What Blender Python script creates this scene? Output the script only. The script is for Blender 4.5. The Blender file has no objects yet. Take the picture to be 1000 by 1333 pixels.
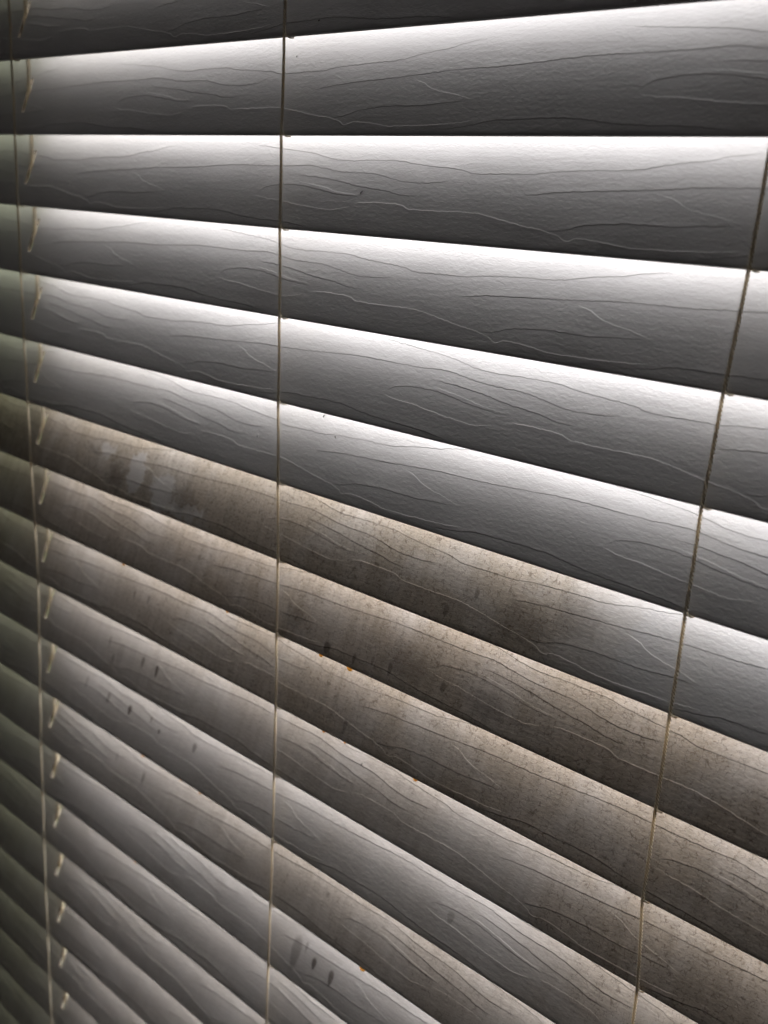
import bpy, bmesh, math, random
import numpy as np
from mathutils import Vector, Euler

random.seed(7)
SC = bpy.context.scene
COL = SC.collection

# ------------------------------------------------------------------ units
MM = 0.001
PITCH = 43.5 * MM          # vertical spacing of the slats
SLAT_W = 50.5              # slat width in mm
TILT = math.radians(69)    # slat tilt from horizontal
X_LADDER = (0.0, 5.9218 * PITCH, 11.3366 * PITCH)

# ------------------------------------------------------------------ camera
cam = bpy.data.cameras.new("camera")
camo = bpy.data.objects.new("camera", cam)
COL.objects.link(camo)
camo.location = (15.0455 * PITCH, -8.26355 * PITCH, -1.61535 * PITCH)
yaw, pit, roll = 0.730246, 1.279376, 0.054840
from mathutils import Matrix
camo.rotation_euler = (Matrix.Rotation(yaw, 3, 'Z') @ Matrix.Rotation(pit, 3, 'X') @ Matrix.Rotation(roll, 3, 'Z')).to_euler()
cam.sensor_fit = 'VERTICAL'
cam.sensor_height = 36.0
cam.lens = 1360.99 / 1333.0 * 36.0
cam.clip_start = 0.01
cam.clip_end = 50
cam.dof.use_dof = True
cam.dof.focus_distance = 0.47
cam.dof.aperture_fstop = 9.0
SC.camera = camo
SC.render.resolution_x, SC.render.resolution_y = 768, 1024

# ------------------------------------------------------------------ world: a dim room
w = bpy.data.worlds.new("World")
SC.world = w
w.use_nodes = True
bg = w.node_tree.nodes["Background"]
bg.inputs[0].default_value = (1.0, 0.89, 0.87, 1)
bg.inputs[1].default_value = 0.0155

# ------------------------------------------------------------------ daylight entering at the window behind the blind
ld = bpy.data.lights.new("window_daylight", 'AREA')
ld.shape = 'RECTANGLE'
ld.size, ld.size_y = 0.68, 1.38
ld.energy = 24.5
ld.color = (1.0, 0.975, 0.985)
lo = bpy.data.objects.new("window_daylight", ld)
COL.objects.link(lo)
lo.location = (0.016 + 0.34, 0.17, -0.66)
lo.rotation_euler = (math.radians(-90), 0, 0)       # faces the blind

# the narrow side light of the same window looks onto greenery
gd = bpy.data.lights.new("garden_daylight", 'AREA')
gd.shape = 'RECTANGLE'
gd.size, gd.size_y = 0.20, 1.30
gd.energy = 2.1
gd.color = (0.92, 1.0, 0.74)
go = bpy.data.objects.new("garden_daylight", gd)
COL.objects.link(go)
go.location = (-0.110, 0.17, -0.63)
go.rotation_euler = (math.radians(-90), 0, 0)

SC.view_settings.view_transform = 'Standard'
SC.view_settings.look = 'None'
SC.view_settings.exposure = 0.0
SC.view_settings.gamma = 1.0
SC.cycles.max_bounces = 12
SC.cycles.diffuse_bounces = 5
SC.cycles.use_adaptive_sampling = True
SC.cycles.adaptive_threshold = 0.02
SC.cycles.time_limit = 600
SC.cycles.use_denoising = True


# ------------------------------------------------------------------ node helper
class NT:
    def __init__(self, name):
        self.m = bpy.data.materials.new(name)
        self.m.use_nodes = True
        self.t = self.m.node_tree
        self.b = self.t.nodes["Principled BSDF"]

    def n(self, kind, **kw):
        nd = self.t.nodes.new(kind)
        for k, v in kw.items():
            setattr(nd, k, v)
        return nd

    def put(self, sock, v):
        if v is None:
            return
        if hasattr(v, 'links') or isinstance(v, bpy.types.NodeSocket):
            self.t.links.new(v, sock)
        else:
            sock.default_value = v

    def math(self, op, a, b=None, c=None, clamp=False):
        nd = self.n('ShaderNodeMath', operation=op, use_clamp=clamp)
        self.put(nd.inputs[0], a)
        self.put(nd.inputs[1], b)
        self.put(nd.inputs[2], c)
        return nd.outputs[0]

    def ramp(self, v, lo, hi, a=0.0, b=1.0, smooth=True):
        nd = self.n('ShaderNodeMapRange', interpolation_type='SMOOTHSTEP' if smooth else 'LINEAR')
        for i, q in enumerate((v, lo, hi, a, b)):
            self.put(nd.inputs[i], q)
        return nd.outputs[0]

    def vec(self, x, y, z=0.0):
        nd = self.n('ShaderNodeCombineXYZ')
        for i, q in enumerate((x, y, z)):
            self.put(nd.inputs[i], q)
        return nd.outputs[0]

    def noise(self, v, scale, detail=2.0, rough=0.5, dist=0.0):
        nd = self.n('ShaderNodeTexNoise')
        self.put(nd.inputs['Vector'], v)
        nd.inputs['Scale'].default_value = scale
        nd.inputs['Detail'].default_value = detail
        nd.inputs['Roughness'].default_value = rough
        nd.inputs['Distortion'].default_value = dist
        return nd.outputs[0]

    def mix(self, f, a, b, blend='MIX'):
        nd = self.n('ShaderNodeMix', data_type='RGBA', blend_type=blend)
        self.put(nd.inputs[0], f)
        self.put(nd.inputs[6], a)
        self.put(nd.inputs[7], b)
        return nd.outputs[2]

    def attr(self, name, out=2):
        nd = self.n('ShaderNodeAttribute', attribute_type='OBJECT', attribute_name=name)
        return nd.outputs[out]


# ------------------------------------------------------------------ the embossed wood grain of one roller turn (mm along, mm up the slat)
GRAIN_T = 337.5
GRAIN = [
    ('d', 1.0, [(163.0, 42.3), (190.3, 40.0), (204.7, 38.8), (213.4, 37.4), (223.3, 35.7), (235.2, 35.0), (248.7, 35.5), (265.5, 35.5), (275.2, 34.3), (286.8, 33.3), (303.5, 32.1), (312.4, 30.5), (329.4, 30.9), (340.0, 31.0), (349.0, 32.2), (357.9, 32.8), (371.4, 33.5), (387.0, 34.0), (395.1, 35.3), (402.8, 36.7), (415.8, 38.3), (423.0, 39.9), (437.2, 41.8)]),
    ('d', 1.2, [(0.0, 21.6), (9.2, 22.8), (19.2, 24.0), (37.2, 25.1), (56.5, 26.2), (67.7, 27.1), (82.1, 28.1), (110.3, 28.8), (123.5, 29.6), (130.0, 30.0), (158.1, 31.4), (176.3, 31.3), (193.5, 31.5), (207.2, 32.1), (218.4, 30.9), (232.1, 29.4), (251.0, 29.1), (259.8, 27.9), (268.8, 26.3), (278.3, 25.5), (289.4, 25.8), (298.8, 26.9)]),
    ('l', 0.9, [(397.3, 25.2), (401.6, 24.5), (406.9, 23.1), (411.6, 20.8), (418.5, 18.9), (426.6, 17.5), (434.6, 15.6), (438.4, 14.9)]),
    ('d', 1.1, [(354.0, 7.9), (362.0, 8.5), (365.4, 9.3), (370.4, 10.9), (378.2, 12.0), (393.5, 12.9), (401.1, 12.8), (411.6, 13.0), (423.0, 14.0), (434.9, 14.6)]),
    ('l', 1.0, [(243.8, 14.6), (255.8, 15.5), (264.3, 15.5), (275.0, 15.0), (281.4, 13.3), (299.1, 13.4), (313.9, 13.6), (323.4, 12.7), (332.9, 11.2), (345.1, 9.2), (352.9, 8.3), (361.9, 6.2), (365.5, 4.7), (371.0, 6.0), (380.2, 5.5), (387.5, 4.6), (393.7, 3.9), (406.2, 4.0), (418.1, 4.5), (429.5, 5.0), (441.6, 6.4)]),
    ('d', 1.0, [(85.7, 2.0), (102.9, 4.3), (112.6, 6.1), (127.9, 6.3), (139.3, 6.7), (149.1, 6.6), (163.8, 5.0), (179.4, 3.8), (198.5, 3.3), (208.7, 2.5), (220.1, 1.2)]),
    ('d', 1.0, [(173.8, 16.5), (176.9, 18.1), (179.2, 19.6), (184.6, 21.0), (199.9, 22.1), (209.8, 21.5), (219.8, 20.1), (229.5, 18.8), (238.8, 18.0), (248.8, 17.9)]),
    ('l', 0.8, [(200.5, 24.2), (210.6, 23.1), (221.9, 21.6), (233.1, 19.6), (240.9, 19.0), (248.7, 18.4)]),
    ('d', 1.1, [(202.3, 26.7), (213.4, 26.5), (223.1, 25.6), (233.9, 24.5), (242.0, 23.2), (253.6, 21.9), (262.3, 21.2), (271.1, 19.7), (278.1, 19.4), (283.6, 19.8)]),
    ('l', 0.9, [(172.4, 16.2), (182.7, 14.5), (193.0, 14.0), (201.9, 13.0), (212.0, 11.9), (221.7, 11.2), (229.8, 10.7), (238.4, 12.0), (243.8, 13.0)]),
]
GRAIN_DEPTH = 0.165     # mm


def slat_material(name, spots=(), dusty=True):
    """white embossed vinyl with a coat of brown dust; spots = (kind, u, v, half width, half height, strength) in mm"""
    N = NT(name)
    uv = N.n('ShaderNodeUVMap', uv_map='slat_mm')
    sep = N.n('ShaderNodeSeparateXYZ')
    N.put(sep.inputs[0], uv.outputs[0])
    u, v = sep.outputs[0], sep.outputs[1]
    off = N.attr('grain_offset')
    row = N.attr('row')
    ug = N.math('SUBTRACT', u, off)
    dirt = N.n('ShaderNodeSeparateXYZ')
    N.put(dirt.inputs[0], N.attr('dirt', 1))
    # a wobble keeps every line hand-cut
    wob = N.math('MULTIPLY', N.math('SUBTRACT', N.noise(N.vec(ug, N.math('MULTIPLY', v, 0.3), row), 0.33, 3, 0.6), 0.5), 1.1)
    vg = N.math('ADD', v, wob)
    h = None
    for kind, amp, pts in GRAIN:
        x0, x1 = pts[0][0], pts[-1][0]
        L = x1 - x0
        loc = N.math('DIVIDE', N.math('FLOORED_MODULO', N.math('SUBTRACT', ug, x0), GRAIN_T), L)
        fc = N.n('ShaderNodeFloatCurve')
        cv = fc.mapping.curves[0]
        fc.mapping.use_clip = False
        pp = [((x - x0) / L, y / 50.0) for x, y in pts]
        cv.points[0].location = pp[0]
        cv.points[1].location = pp[-1]
        for q in pp[1:-1]:
            cv.points.new(*q)
        for q in cv.points:
            q.handle_type = 'AUTO_CLAMPED'
        fc.mapping.update()
        N.put(fc.inputs['Value'], loc)
        c = N.math('MULTIPLY', fc.outputs[0], 50.0)
        t = N.math('SUBTRACT', vg, c)                     # > 0 above the line
        e = min(0.45, 9.0 / L)
        env = N.math('MULTIPLY', N.ramp(loc, 0.0, e), N.ramp(loc, 1.0 - e, 1.0, 1.0, 0.0))
        step = N.ramp(t, -0.24, 0.24) if kind == 'd' else N.ramp(t, 0.24, -0.24)
        if kind == 'l':
            step = N.ramp(t, -0.24, 0.24, 1.0, 0.0)
        fall = N.math('POWER', 0.72, N.math('ABSOLUTE', t))
        hh = N.math('MULTIPLY', N.math('MULTIPLY', step, fall), N.math('MULTIPLY', env, amp * GRAIN_DEPTH))
        h = hh if h is None else N.math('ADD', h, hh)
    h = N.math('MULTIPLY', h, N.ramp(N.noise(N.vec(ug, N.math('MULTIPLY', v, 2.0), N.math('MULTIPLY', row, 5.0)), 0.045, 3, 0.65), 0.32, 0.68, 0.55, 1.5))
    # pebbled skin of the vinyl
    wv = N.vec(N.math('MULTIPLY', ug, 0.42), v, N.math('MULTIPLY', row, 3.7))
    f1 = N.noise(wv, 0.85, 3, 0.55, 0.6)
    f2 = N.noise(N.vec(N.math('MULTIPLY', ug, 0.12), v, N.math('MULTIPLY', row, 1.7)), 0.35, 2, 0.5)
    h = N.math('ADD', h, N.math('MULTIPLY', f1, 0.17))
    h = N.math('ADD', h, N.math('MULTIPLY', f2, 0.10))

    if not dusty:
        pv = N.vec(u, v, N.math('MULTIPLY', row, 41.0))
        big = N.noise(pv, 0.028, 4, 0.55, 0.4)
        N.put(N.b.inputs['Base Color'], N.mix(N.ramp(big, 0.3, 0.7), (0.77, 0.765, 0.765, 1), (0.73, 0.725, 0.725, 1)))
        N.b.inputs['Roughness'].default_value = 0.46
        N.b.inputs['Specular IOR Level'].default_value = 0.35
        bp = N.n('ShaderNodeBump')
        bp.inputs['Distance'].default_value = MM
        N.put(bp.inputs['Height'], h)
        N.put(N.b.inputs['Normal'], bp.outputs[0])
        return N.m
    # ---- dust coat: left / middle / right amounts along the slat
    a = N.ramp(u, 30.0, 260.0)
    b = N.ramp(u, 400.0, 490.0)
    coat = N.math('ADD', N.math('MULTIPLY', dirt.outputs[0], N.math('SUBTRACT', 1.0, a)),
                  N.math('MULTIPLY', dirt.outputs[1], N.math('MULTIPLY', a, N.math('SUBTRACT', 1.0, b))))
    coat = N.math('ADD', coat, N.math('MULTIPLY', dirt.outputs[2], b))
    pv = N.vec(u, v, N.math('MULTIPLY', row, 41.0))
    big = N.noise(pv, 0.028, 4, 0.55, 0.4)
    streak = N.noise(N.vec(N.math('MULTIPLY', u, 1.0), N.math('MULTIPLY', v, 0.10), N.math('MULTIPLY', row, 11.0)), 0.22, 3, 0.6)
    fine = N.noise(pv, 0.9, 4, 0.7)
    wobx = N.math('MULTIPLY', N.math('SUBTRACT', N.noise(pv, 0.16, 3, 0.6), 0.5), 9.0)
    woby = N.math('MULTIPLY', N.math('SUBTRACT', N.noise(N.vec(v, u, 5.0), 0.16, 3, 0.6), 0.5), 9.0)
    clean = None
    dark = None
    for kind, su, sv, ru, rv, st in spots:
        k = {'clean': 2.4, 'grime': 2.2}.get(kind, 0.16)
        dx = N.math('DIVIDE', N.math('ADD', N.math('SUBTRACT', u, su), N.math('MULTIPLY', wobx, k)), ru)
        dy = N.math('DIVIDE', N.math('ADD', N.math('SUBTRACT', v, sv), N.math('MULTIPLY', woby, k)), rv)
        if kind == 'drip':      # a blob with a tail running down
            dx = N.math('MULTIPLY', dx, N.math('SUBTRACT', 1.1, N.math('MULTIPLY', dy, 0.38)))
        r = N.math('ADD', N.math('MULTIPLY', dx, dx), N.math('MULTIPLY', dy, dy))
        msk = N.ramp(r, {'clean': 0.8, 'grime': 0.0}.get(kind, 0.4), 1.2, st * {'clean': 0.66, 'grime': 0.9}.get(kind, 0.92), 0.0)
        if kind == 'clean':
            clean = msk if clean is None else N.math('MAXIMUM', clean, msk)
        else:
            dark = msk if dark is None else N.math('MAXIMUM', dark, msk)
    patch = N.math('ADD', N.ramp(big, 0.30, 0.62, 0.74, 1.1), N.ramp(streak, 0.25, 0.75, -0.05, 0.05))
    cov = N.math('MULTIPLY', coat, patch, clamp=True)
    if clean is not None:
        cov = N.math('MULTIPLY', cov, N.math('SUBTRACT', 1.0, clean))
    cov = N.math('MULTIPLY', cov, N.ramp(fine, 0.25, 0.7, 0.74, 1.18, False), clamp=True)
    base = N.mix(N.ramp(big, 0.3, 0.7), (0.77, 0.765, 0.765, 1), (0.73, 0.725, 0.725, 1))
    tan = N.mix(N.ramp(streak, 0.3, 0.7), (0.54, 0.47, 0.385, 1), (0.44, 0.38, 0.305, 1))
    colr = N.mix(cov, base, tan)
    # thin run marks
    run = N.ramp(N.noise(N.vec(u, N.math('MULTIPLY', v, 0.06), N.math('MULTIPLY', row, 23.0)), 0.30, 3, 0.7), 0.60, 0.72)
    run = N.math('MULTIPLY', run, N.ramp(N.noise(pv, 0.07, 2, 0.5), 0.42, 0.62))
    colr = N.mix(N.math('MULTIPLY', run, N.ramp(cov, 0.15, 0.9, 0.0, 0.24)), colr, (0.20, 0.16, 0.125, 1))
    # fibres and crazing caught in the dust
    vo = N.n('ShaderNodeTexVoronoi', feature='DISTANCE_TO_EDGE')
    N.put(vo.inputs['Vector'], N.vec(N.math('ADD', u, N.math('MULTIPLY', wobx, 0.8)), N.math('ADD', v, N.math('MULTIPLY', woby, 0.8)), N.math('MULTIPLY', row, 17.0)))
    vo.inputs['Scale'].default_value = 0.40
    hair = N.ramp(vo.outputs['Distance'], 0.015, 0.075, 1.0, 0.0)
    hair = N.math('MULTIPLY', hair, N.ramp(N.noise(pv, 0.35, 3, 0.6), 0.44, 0.56))
    hair = N.math('MULTIPLY', hair, N.ramp(cov, 0.40, 0.85, 0.0, 0.66))
    colr = N.mix(hair, colr, (0.16, 0.12, 0.09, 1))
    # pepper of specks
    pep = N.ramp(N.noise(pv, 1.6, 1, 0.4), 0.70, 0.78)
    pep = N.math('MULTIPLY', pep, N.ramp(cov, 0.1, 0.8, 0.03, 0.7))
    colr = N.mix(pep, colr, (0.13, 0.10, 0.075, 1))
    if dark is not None:
        colr = N.mix(dark, colr, (0.085, 0.062, 0.05, 1))
    N.put(N.b.inputs['Base Color'], colr)
    N.put(N.b.inputs['Roughness'], N.math('ADD', 0.46, N.math('MULTIPLY', cov, 0.3)))
    N.b.inputs['Specular IOR Level'].default_value = 0.35
    h = N.math('ADD', h, N.math('MULTIPLY', N.math('MULTIPLY', fine, cov), 0.05))
    bp = N.n('ShaderNodeBump')
    bp.inputs['Strength'].default_value = 1.0
    bp.inputs['Distance'].default_value = MM
    N.put(bp.inputs['Height'], h)
    N.put(N.b.inputs['Normal'], bp.outputs[0])
    return N.m


def plain(name, col, rough=0.7, var=0.12, scale=400.0, bump=0.0):
    N = NT(name)
    tc = N.n('ShaderNodeTexCoord').outputs['Object']
    nz = N.noise(tc, scale, 3, 0.6)
    dk = tuple(c * (1 - var * 2) for c in col) + (1,)
    lt = tuple(min(1, c * (1 + var)) for c in col) + (1,)
    N.put(N.b.inputs['Base Color'], N.mix(nz, dk, lt))
    N.b.inputs['Roughness'].default_value = rough
    if bump:
        bp = N.n('ShaderNodeBump')
        bp.inputs['Distance'].default_value = bump
        N.put(bp.inputs['Height'], nz)
        N.put(N.b.inputs['Normal'], bp.outputs[0])
    return N.m


def cord_material():
    m = plain('beige_cord', (0.92, 0.84, 0.70), 0.9, 0.18, 260.0)
    t = m.node_tree
    tr = t.nodes.new('ShaderNodeBsdfTranslucent')
    tr.inputs[0].default_value = (0.88, 0.77, 0.61, 1)
    mx = t.nodes.new('ShaderNodeMixShader')
    mx.inputs[0].default_value = 0.42
    t.links.new(t.nodes['Principled BSDF'].outputs[0], mx.inputs[1])
    t.links.new(tr.outputs[0], mx.inputs[2])
    t.links.new(mx.outputs[0], t.nodes['Material Output'].inputs[0])
    return m


M_CORD = cord_material()
M_WALL = plain('olive_wall_paint', (0.17, 0.16, 0.115), 0.8, 0.05, 60.0, 0.0004)
M_POST = plain('cream_window_post', (0.55, 0.49, 0.36), 0.6, 0.05, 60.0, 0.0002)
M_SPECK = plain('dark_speck', (0.03, 0.025, 0.02), 0.8)


def amber_material():
    N = NT('amber_residue')
    N.b.inputs['Base Color'].default_value = (0.95, 0.58, 0.18, 1)
    N.b.inputs['Roughness'].default_value = 0.35
    tr = N.n('ShaderNodeBsdfTranslucent')
    tr.inputs[0].default_value = (1.0, 0.70, 0.25, 1)
    mx = N.n('ShaderNodeMixShader')
    mx.inputs[0].default_value = 0.6
    N.t.links.new(N.b.outputs[0], mx.inputs[1])
    N.t.links.new(tr.outputs[0], mx.inputs[2])
    N.t.links.new(mx.outputs[0], N.t.nodes['Material Output'].inputs[0])
    return N.m


M_AMBER = amber_material()


def link(name, mesh, mat=None, parent=None):
    o = bpy.data.objects.new(name, mesh)
    COL.objects.link(o)
    if mat and not mesh.materials:
        mesh.materials.append(mat)
    o.parent = parent
    return o


# ------------------------------------------------------------------ the window wall behind the blind
def prism_mesh(name, x0, x1, y0, y1, z0, z1, bev=0.004):
    bm = bmesh.new()
    bmesh.ops.create_cube(bm, size=1.0)
    for q in bm.verts:
        q.co = Vector(((x0 + x1) / 2 + q.co.x * (x1 - x0), (y0 + y1) / 2 + q.co.y * (y1 - y0), (z0 + z1) / 2 + q.co.z * (z1 - z0)))
    bmesh.ops.bevel(bm, geom=bm.edges[:], offset=bev, segments=3, affect='EDGES')
    me = bpy.data.meshes.new(name)
    bm.to_mesh(me)
    bm.free()
    return me


ROW0, ROW1 = -6, 27
wall = link('wall', prism_mesh('wall', -0.50, -0.212, 0.045, 0.20, -1.35, 0.40), M_WALL)
wall['kind'] = 'structure'
post = link('window_post', prism_mesh('window_post', -0.012, 0.015, 0.030, 0.19, -1.35, 0.40, 0.002), M_POST)
post['kind'] = 'structure'

# ------------------------------------------------------------------ slat mesh
XL, XR = -150.0, 700.0      # slat ends, mm from the first ladder
THICK = 2.2
CROWN = 0.7


def crown(v):
    s = 2 * v / SLAT_W - 1
    return CROWN * (1 - s * s)


ct, st_ = math.cos(TILT), math.sin(TILT)


def to_local(x, v, n):
    """x along, v up the slat, n out of its room side; mm -> local metres (origin: front bottom edge)"""
    return Vector((x * MM, (v * ct - n * st_) * MM, (v * st_ + n * ct) * MM))


SLOT = (1.6, 25.4, 2.3, 12.4)      # centre u, centre v, half width, half height


def slat_mesh(slot=True):
    bm = bmesh.new()
    uvl = bm.loops.layers.uv.new('slat_mm')
    rb = 0.9
    vs = [rb] + [i for i in np.linspace(3.0, SLAT_W - 3.0, 15)] + [SLAT_W - rb]
    pu0, pu1 = SLOT[0] - 6.0, SLOT[0] + 6.0
    xs = [XL] + list(np.linspace(XL, pu0, 4)[1:]) + [pu1] + list(np.linspace(pu1, XR, 16)[1:])
    info = {}

    def vert(x, v, n):
        key = (round(x, 3), round(v, 3), round(n, 3))
        if key not in info:
            q = bm.verts.new(to_local(x, v, n))
            info[key] = q
            q.index = -1
            uvmap[q] = (x, v)
        return info[key]

    uvmap = {}

    def face(vl, smooth=True):
        try:
            f = bm.faces.new(vl)
        except ValueError:
            return None
        f.smooth = smooth
        for l in f.loops:
            l[uvl].uv = uvmap[l.vert]
        return f

    i0 = max(i for i, q in enumerate(vs) if q < SLOT[1] - SLOT[3] - 1.0)
    i1 = min(i for i, q in enumerate(vs) if q > SLOT[1] + SLOT[3] + 1.0)
    for side in (0, 1):
        off = 0.0 if side == 0 else -THICK
        for a in range(len(xs) - 1):
            for b in range(len(vs) - 1):
                if slot and abs(xs[a] - pu0) < 1e-6 and i0 <= b < i1:
                    continue
                q = [vert(x, v, crown(v) + off) for x, v in ((xs[a], vs[b]), (xs[a + 1], vs[b]), (xs[a + 1], vs[b + 1]), (xs[a], vs[b + 1]))]
                f = face(q if side == 0 else q[::-1])
                f.material_index = side
    # rounded long edges
    for v_e, v_in, sgn in ((0.0, vs[0], -1), (SLAT_W, vs[-1], 1)):
        ring = []
        for k in range(0, 9):
            ang = math.pi * k / 8
            ring.append((v_in + sgn * rb * math.sin(ang), crown(v_in) - THICK / 2 + THICK / 2 * math.cos(ang)))
        for a in range(len(xs) - 1):
            for k in range(8):
                (va, na), (vb, nb) = ring[k], ring[k + 1]
                q = [vert(xs[a], va, na), vert(xs[a], vb, nb), vert(xs[a + 1], vb, nb), vert(xs[a + 1], va, na)]
                face(q if sgn < 0 else q[::-1])
    # ends
    for x in (XL, XR):
        for b in range(len(vs) - 1):
            q = [vert(x, vs[b], crown(vs[b])), vert(x, vs[b + 1], crown(vs[b + 1])), vert(x, vs[b + 1], crown(vs[b + 1]) - THICK), vert(x, vs[b], crown(vs[b]) - THICK)]
            face(q if x > 0 else q[::-1], False)
    # slot for the lift cord
    if slot:
        ring = [(pu0, v) for v in vs[i0:i1 + 1]] + [(pu1, v) for v in vs[i0:i1 + 1][::-1]]
        def inner(x, v):
            ex, ey = (x - SLOT[0]) / 6.0, (v - SLOT[1]) / (SLOT[3] + 2.0)
            k = (abs(ex) ** 5 + abs(ey) ** 5) ** (1 / 5)
            return SLOT[0] + SLOT[2] * ex / k, SLOT[1] + SLOT[3] * max(-1, min(1, ey / k))
        m = len(ring)
        for side in (0, 1):
            off = 0.0 if side == 0 else -THICK
            for k in range(m):
                A, B = ring[k], ring[(k + 1) % m]
                a, b = inner(*A), inner(*B)
                q = [vert(*A, crown(A[1]) + off), vert(*a, crown(a[1]) + off), vert(*b, crown(b[1]) + off), vert(*B, crown(B[1]) + off)]
                face(q if side == 0 else q[::-1])
        for k in range(m):
            a, b = inner(*ring[k]), inner(*ring[(k + 1) % m])
            f = face([vert(*a, crown(a[1])), vert(*a, crown(a[1]) - THICK), vert(*b, crown(b[1]) - THICK), vert(*b, crown(b[1]))], False)
            f.material_index = 2
    bmesh.ops.recalc_face_normals(bm, faces=bm.faces[:])
    for e in bm.edges:
        if len(e.link_faces) == 2 and e.calc_face_angle(0) > math.radians(50):
            e.smooth = False
    me = bpy.data.meshes.new('slat')
    bm.to_mesh(me)
    bm.free()
    return me


# measured rest of each slat: height at the first, second and third ladder (mm)
DZ_L = [.4, 0, .1, 1.2, .1, .7, .5, .3, .2, -.1, -.1, -2.6, -1.3, -1.8, -2.4, -2.5, -1.9]
DZ_M = [.5, -.2, -.7, -1.1, -1, -.3, 1.1, 1.9, 2, 2.4, 1.8, 1, -.6, .6]
# where the grain pattern starts on each slat
GRAIN_OFF = {0: 138, 1: 266.1, 2: 53.7, 3: 23.5, 4: 149, 5: 275, 6: 63, 7: 189, 8: 315, 9: 72.5, 10: 197, 11: 136, 12: 260, 13: 53, 14: 178, 15: 304, 16: 92, 17: 218, 18: 344, 19: 132, 20: 20}
# brown dust: left, middle, right part of the slat
DIRT = {5: (.16, .05, 0), 6: (.85, .98, .1), 7: (.72, .92, .85), 8: (.60, .88, .85), 9: (.44, .56, .9), 10: (.24, .34, .75), 11: (.28, .62, .45), 12: (.2, .24, .4), 13: (.3, .3, .3)}
SPOTS = {
    6: [('drip', 373, 7, 1.7, 3.4, .5), ('drip', 387, 19, 1.6, 3, .5), ('clean', 118, 19, 9, 13, .95), ('clean', 148, 13, 11, 12, .9), ('clean', 84, 27, 10, 4, .8), ('clean', 172, 6, 16, 5, .8), ('grime', 98, 12, 13, 9, .5), ('grime', 168, 14, 13, 9, .4), ('grime', 66, 25, 8, 4, .35), ('grime', 415, 14, 16, 9, .35), ('grime', 440, 24, 12, 12, .3), ('clean', 505, 20, 40, 40, 1.0)],
    7: [('drip', 296, 5.0, 2.6, 3.4, .7), ('drip', 316, 5.4, 1.4, 3.2, .6), ('drip', 340, 8, 1.5, 4.2, .7), ('drip', 374, 10.5, 1.8, 2.8, .55), ('drip', 328, 8.5, 1.2, 3, .45), ('grime', 268, 13, 10, 7, .35), ('grime', 350, 14, 20, 9, .3), ('grime', 400, 10, 14, 7, .3)],
    8: [('drip', 112, 22.5, 1.3, 2.8, .55), ('drip', 127, 23.3, 1.3, 3.2, .5), ('drip', 311, 8, 1.6, 4.5, .5), ('drip', 300, 20, 1.4, 3, .25)],
    9: [('drip', 121, 20.8, 1.8, 4.0, .62), ('drip', 136.5, 19.9, 1.9, 4.4, .9), ('drip', 82, 22, 1.4, 5, .35), ('drip', 90, 13, 1.5, 3.5, .5), ('drip', 96, 17, 4, 9, .22)],
    10: [('drip', 78, 22.2, 1.8, 4.2, .55), ('drip', 103.5, 22.4, 2.2, 3.8, .85), ('drip', 127.5, 24.7, 1.2, 2.2, .6), ('drip', 138, 20.6, 1.4, 1.8, .75), ('drip', 174.5, 23.4, 2.2, 3.2, .6), ('drip', 388, 17.3, 2.4, 3.6, .35), ('drip', 50, 24, 2, 5, .3)],
    11: [('drip', 118.5, 21.5, 1.4, 4.6, .55), ('drip', 86, 24, 1.3, 4, .3), ('drip', 298, 25, 1.8, 2.2, .3)],
    12: [('drip', 276, 17, 4.2, 11, .42), ('drip', 291.5, 18.3, 2.0, 4.0, .85), ('drip', 306, 17, 2.1, 5.2, .8), ('drip', 283, 24, 1.2, 3.5, .4)],
}
AMBER = {7: [(109.8, 1.3), (214.3, 1.0), (292.5, 1.3), (313.9, 1.7)], 8: [(296.7, 1.0), (312.9, .9), (362.6, 1.2)], 10: [(127.8, 1.2), (169.2, .9), (189.2, 1.0)], 11: [(334.4, 1.7)], 12: [(116.7, 1.0)]}
SPECKS = {2: [(302.4, 19.8, 40, 2.4), (52.8, 16.2, 80, 1.2)], 5: [(275.4, 40.2, 60, 1.8), (287.6, 31.5, 120, 2.0), (232.2, 20.9, 80, 1.6)], 0: [(275, 5.7, 10, 1.2)], 1: [(248.0, 39.0, 70, .9)], 9: [(318, 30.0, 70, 2.0)]}

blind = bpy.data.objects.new('venetian_blind', None)
COL.objects.link(blind)
blind['label'] = 'white venetian blind of embossed wood-grain slats, lower ones stained brown, hung on beige cords'
blind['category'] = 'window blind'
blind.empty_display_size = 0.05

SM = slat_mesh()
M_CLEAN = slat_material('white_embossed_vinyl', dusty=False)
M_DUSTY = slat_material('dusty_embossed_vinyl')
M_BACK = plain('white_vinyl_back', (0.72, 0.715, 0.71), 0.5, 0.02, 30.0)
M_BACK_LIGHTENED = plain('lightened_dusty_vinyl_back', (0.75, 0.725, 0.71), 0.6, 0.05, 60.0)  # faint dust tint, lightened to bounce more daylight onto the lower slats
SM.materials.append(M_CLEAN)
SM.materials.append(M_BACK)
SM.materials.append(plain('aged_cut_edge', (0.16, 0.135, 0.105), 0.8, 0.1, 300.0))


def slat_pose(j):
    """height offset and roll of slat j"""
    l = DZ_L[j] if 0 <= j < len(DZ_L) else random.uniform(-.5, .5)
    m = DZ_M[j] if 0 <= j < len(DZ_M) else l * .4
    r = 0.0
    z0 = (5 * l + 2 * m - r) / 6 * 0.9
    xm, xr = X_LADDER[1], X_LADDER[2]
    slope = ((r - l) * MM) / xr
    z0 = (l * .7 + m * .3) * MM
    return z0, math.atan(slope * .8)


rp = random.Random(3)
POSE = {}


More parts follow.
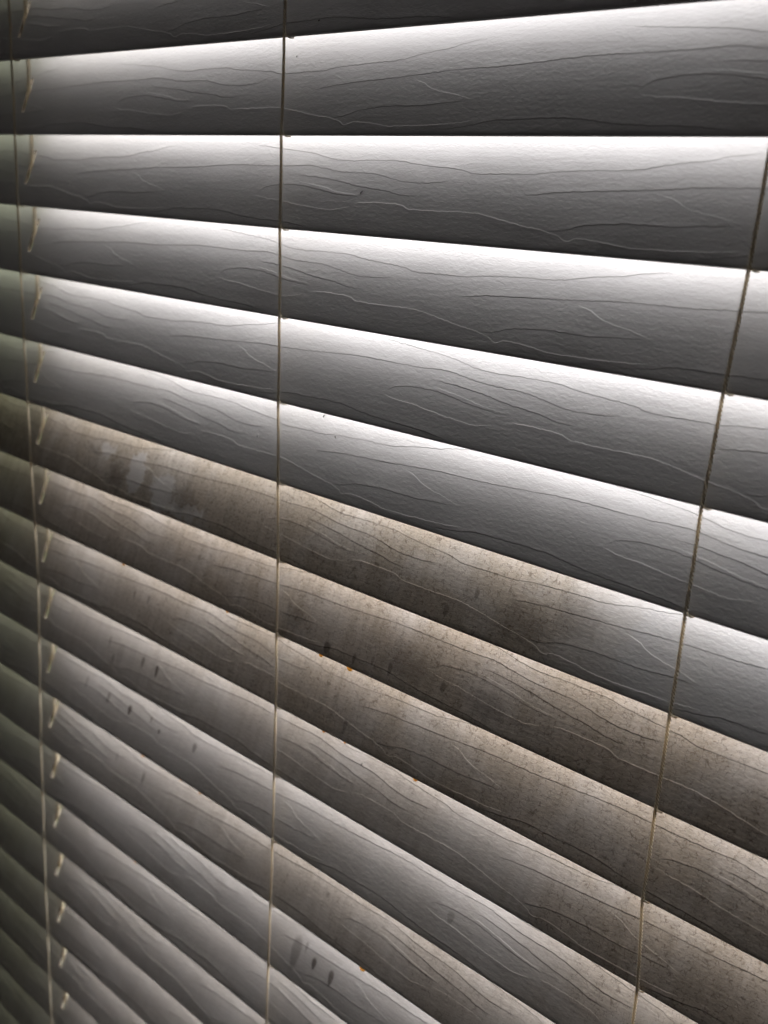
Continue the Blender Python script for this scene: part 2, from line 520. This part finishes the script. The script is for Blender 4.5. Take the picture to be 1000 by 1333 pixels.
def drop_mesh(r):
    bm = bmesh.new()
    bmesh.ops.create_icosphere(bm, subdivisions=2, radius=1.0)
    for q in bm.verts:
        q.co.x *= r * 1.5 * (1 + .2 * math.sin(q.co.z * 4))
        q.co.y *= r * .7
        q.co.z *= r * (.75 if q.co.z > 0 else .95)
        q.co *= MM
    for f in bm.faces:
        f.smooth = True
    me = bpy.data.meshes.new('residue_drop')
    bm.to_mesh(me)
    bm.free()
    return me


def tube_into(bm, pts, rad, sides=6, caps=True):
    n = len(pts)
    P = [Vector(q) for q in pts]
    prev = None
    rings = []
    nor = None
    for i in range(n):
        t = (P[min(i + 1, n - 1)] - P[max(i - 1, 0)]).normalized()
        if nor is None:
            nor = t.orthogonal().normalized()
        else:
            nor = (nor - t * nor.dot(t)).normalized()
        bi = t.cross(nor)
        r = rad[i] if hasattr(rad, '__len__') else rad
        rings.append([bm.verts.new(P[i] + (nor * math.cos(2 * math.pi * k / sides) + bi * math.sin(2 * math.pi * k / sides)) * r) for k in range(sides)])
    for a, b in zip(rings, rings[1:]):
        for k in range(sides):
            f = bm.faces.new((a[k], a[(k + 1) % sides], b[(k + 1) % sides], b[k]))
            f.smooth = True
    if caps:
        bm.faces.new(rings[0][::-1])
        bm.faces.new(rings[-1])


def to_mesh(bm, name):
    bmesh.ops.recalc_face_normals(bm, faces=bm.faces[:])
    me = bpy.data.meshes.new(name)
    bm.to_mesh(me)
    bm.free()
    return me


def speck_mesh(L):
    bm = bmesh.new()
    tube_into(bm, [(-L / 2 * MM, 0, 0), (-L / 6 * MM, .12 * L * MM, .0002), (L / 6 * MM, .05 * L * MM, .0003), (L / 2 * MM, .2 * L * MM, .0001)], [.00012, .00026, .00022, .0001], 6)
    return to_mesh(bm, 'lint_fibre')


for j in range(ROW0, ROW1 + 1):
    dz, rl = slat_pose(j)
    POSE[j] = (dz, rl)
    o = link('slat', SM, None, blind)
    o.location = (0, 0, -j * PITCH + dz)
    o.rotation_euler = (math.radians(rp.uniform(-.5, .5)), -rl, 0)
    o['grain_offset'] = float(GRAIN_OFF.get(j, rp.uniform(0, GRAIN_T)))
    o['row'] = float(j)
    o['dirt'] = DIRT.get(j, (0.0, 0.0, 0.0) if j < 6 else (.36, .34, .32))
    if j > 4:
        o.material_slots[0].link = 'OBJECT'
        o.material_slots[0].material = M_DUSTY
        if j > 5:
            o.material_slots[1].link = 'OBJECT'
            o.material_slots[1].material = M_BACK_LIGHTENED
    elif j < -1:
        o.material_slots[0].link = 'OBJECT'
        o.material_slots[0].material = M_BACK
    if j in SPOTS:
        m = slat_material('stained_embossed_vinyl', SPOTS[j])
        o.material_slots[0].link = 'OBJECT'
        o.material_slots[0].material = m
        o['label'] = 'slat with brown stains and drip marks'
    for x, r in AMBER.get(j, ()):
        d = link('residue_drop', drop_mesh(r * .82), M_AMBER, o)
        d.location = to_local(x, -.25 * r, -THICK / 2)
        d['label'] = 'small orange drop of residue'
    for x, v, ang, L in SPECKS.get(j, ()):
        d = link('lint_fibre', speck_mesh(L), M_SPECK, o)
        d.location = to_local(x, v, crown(v) + .12)
        d.rotation_euler = Euler((TILT, 0, 0)).to_matrix().to_4x4().to_euler()
        d.rotation_euler = (Matrix.Rotation(TILT, 3, 'X') @ Matrix.Rotation(math.radians(ang), 3, 'Z')).to_euler()

# ------------------------------------------------------------------ cords
DX = [[1.1, 1.1, .6, .5, .5, 1.7, 2.4, 4.0, 4.8, 2.5, .4, -2.1, -2.9, -4.1, -5.1, -5.5, -5.9],
      [-3.1, -3.5, -3.0, -1.8, -1.1, .1, 1.6, 2.0, 2.7, 3.0, 2.9, 2.3, 1.9, 1.4],
      [5.0, 4.6, 3.5, .9, -1.0, -1.2, -1.6, -1.8, -1.7, 1.8]]


def edge_point(j, x, v=0.0, n=0.0):
    dz, rl = POSE[j]
    q = to_local(0, v, n)
    return Vector((x, q.y, -j * PITCH + dz + math.tan(rl) * x + q.z))


def cord_nodes(c, rear=False):
    out = []
    for j in range(ROW0, ROW1 + 1):
        d = DX[c]
        dx = d[max(0, min(j, len(d) - 1))] * MM
        x = X_LADDER[c] + dx
        if rear:
            q = edge_point(j, x, SLAT_W, -THICK / 2)
            q.y += 1.7 * MM
        else:
            q = edge_point(j, x, 0.2, -THICK / 2 + .9)
            q.y -= 1.65 * MM
        out.append(q)
    return out


def twisted_cord(nodes, name, strand=.43, offset=.46, turn=3.2, per=10, sides=5, strands=2, coarse=False):
    """strands laid round a path through the nodes"""
    path = []
    for a, b in zip(nodes, nodes[1:]):
        L = (b - a).length
        k = max(2, int(L / (turn * MM / per)))
        for i in range(k):
            t = i / k
            q = a.lerp(b, t)
            q.y += .35 * MM * math.sin(math.pi * t)
            path.append(q)
    path.append(nodes[-1])
    bm = bmesh.new()
    s = 0.0
    acc = [0.0]
    for a, b in zip(path, path[1:]):
        s += (b - a).length
        acc.append(s)
    for k in range(strands):
        pts = []
        for q, d in zip(path, acc):
            w_ = 2 * math.pi * (d / (turn * MM) + k / strands)
            pts.append(q + Vector((math.cos(w_), math.sin(w_), 0)) * offset * MM)
        tube_into(bm, pts, strand * MM, sides)
    return to_mesh(bm, name)


def rung_mesh():
    """the loop that carries a slat: from the front cord under the slat to the rear cord; local to the slat"""
    bm = bmesh.new()
    r = .42
    pts = [to_local(-.4, 1.6, -THICK / 2 + 2.3), to_local(.5, -.2, -THICK / 2 + 1.6), to_local(1.6, -r - .1, -THICK / 2 + .2), to_local(2.0, .1, -THICK - .45)]
    for v in (4, 12, 25, 38, 46):
        pts.append(to_local(2.2, v, crown(v) - THICK - r))
    pts += [to_local(1.2, SLAT_W - .2, -THICK - .6), to_local(0, SLAT_W + 1.0, -THICK - .6)]
    tube_into(bm, pts, r * MM, 6)
    return to_mesh(bm, 'rung')


RUNG = rung_mesh()
for c in range(3):
    fn = cord_nodes(c)
    cord = link('ladder_cord', twisted_cord(fn, 'ladder_cord'), M_CORD, blind)
    link('rear_strand', twisted_cord(cord_nodes(c, True), 'rear_strand', per=6, sides=4), M_CORD, cord)
    for j in range(ROW0, ROW1 + 1):
        g = link('rung', RUNG, M_CORD, cord)
        n = fn[j - ROW0]
        q = edge_point(j, n.x)
        g.location = q

# lift cord, through the slots
ln = []
for j in range(ROW0, ROW1 + 1):
    d = DX[0]
    x = (SLOT[0] + .15 * d[max(0, min(j, len(d) - 1))]) * MM
    q = edge_point(j, x, SLOT[1], crown(SLOT[1]) - THICK / 2)
    ln.append(q)
link('lift_cord', twisted_cord(ln, 'lift_cord', strand=.85, offset=.65, turn=4, per=8), M_CORD, blind)
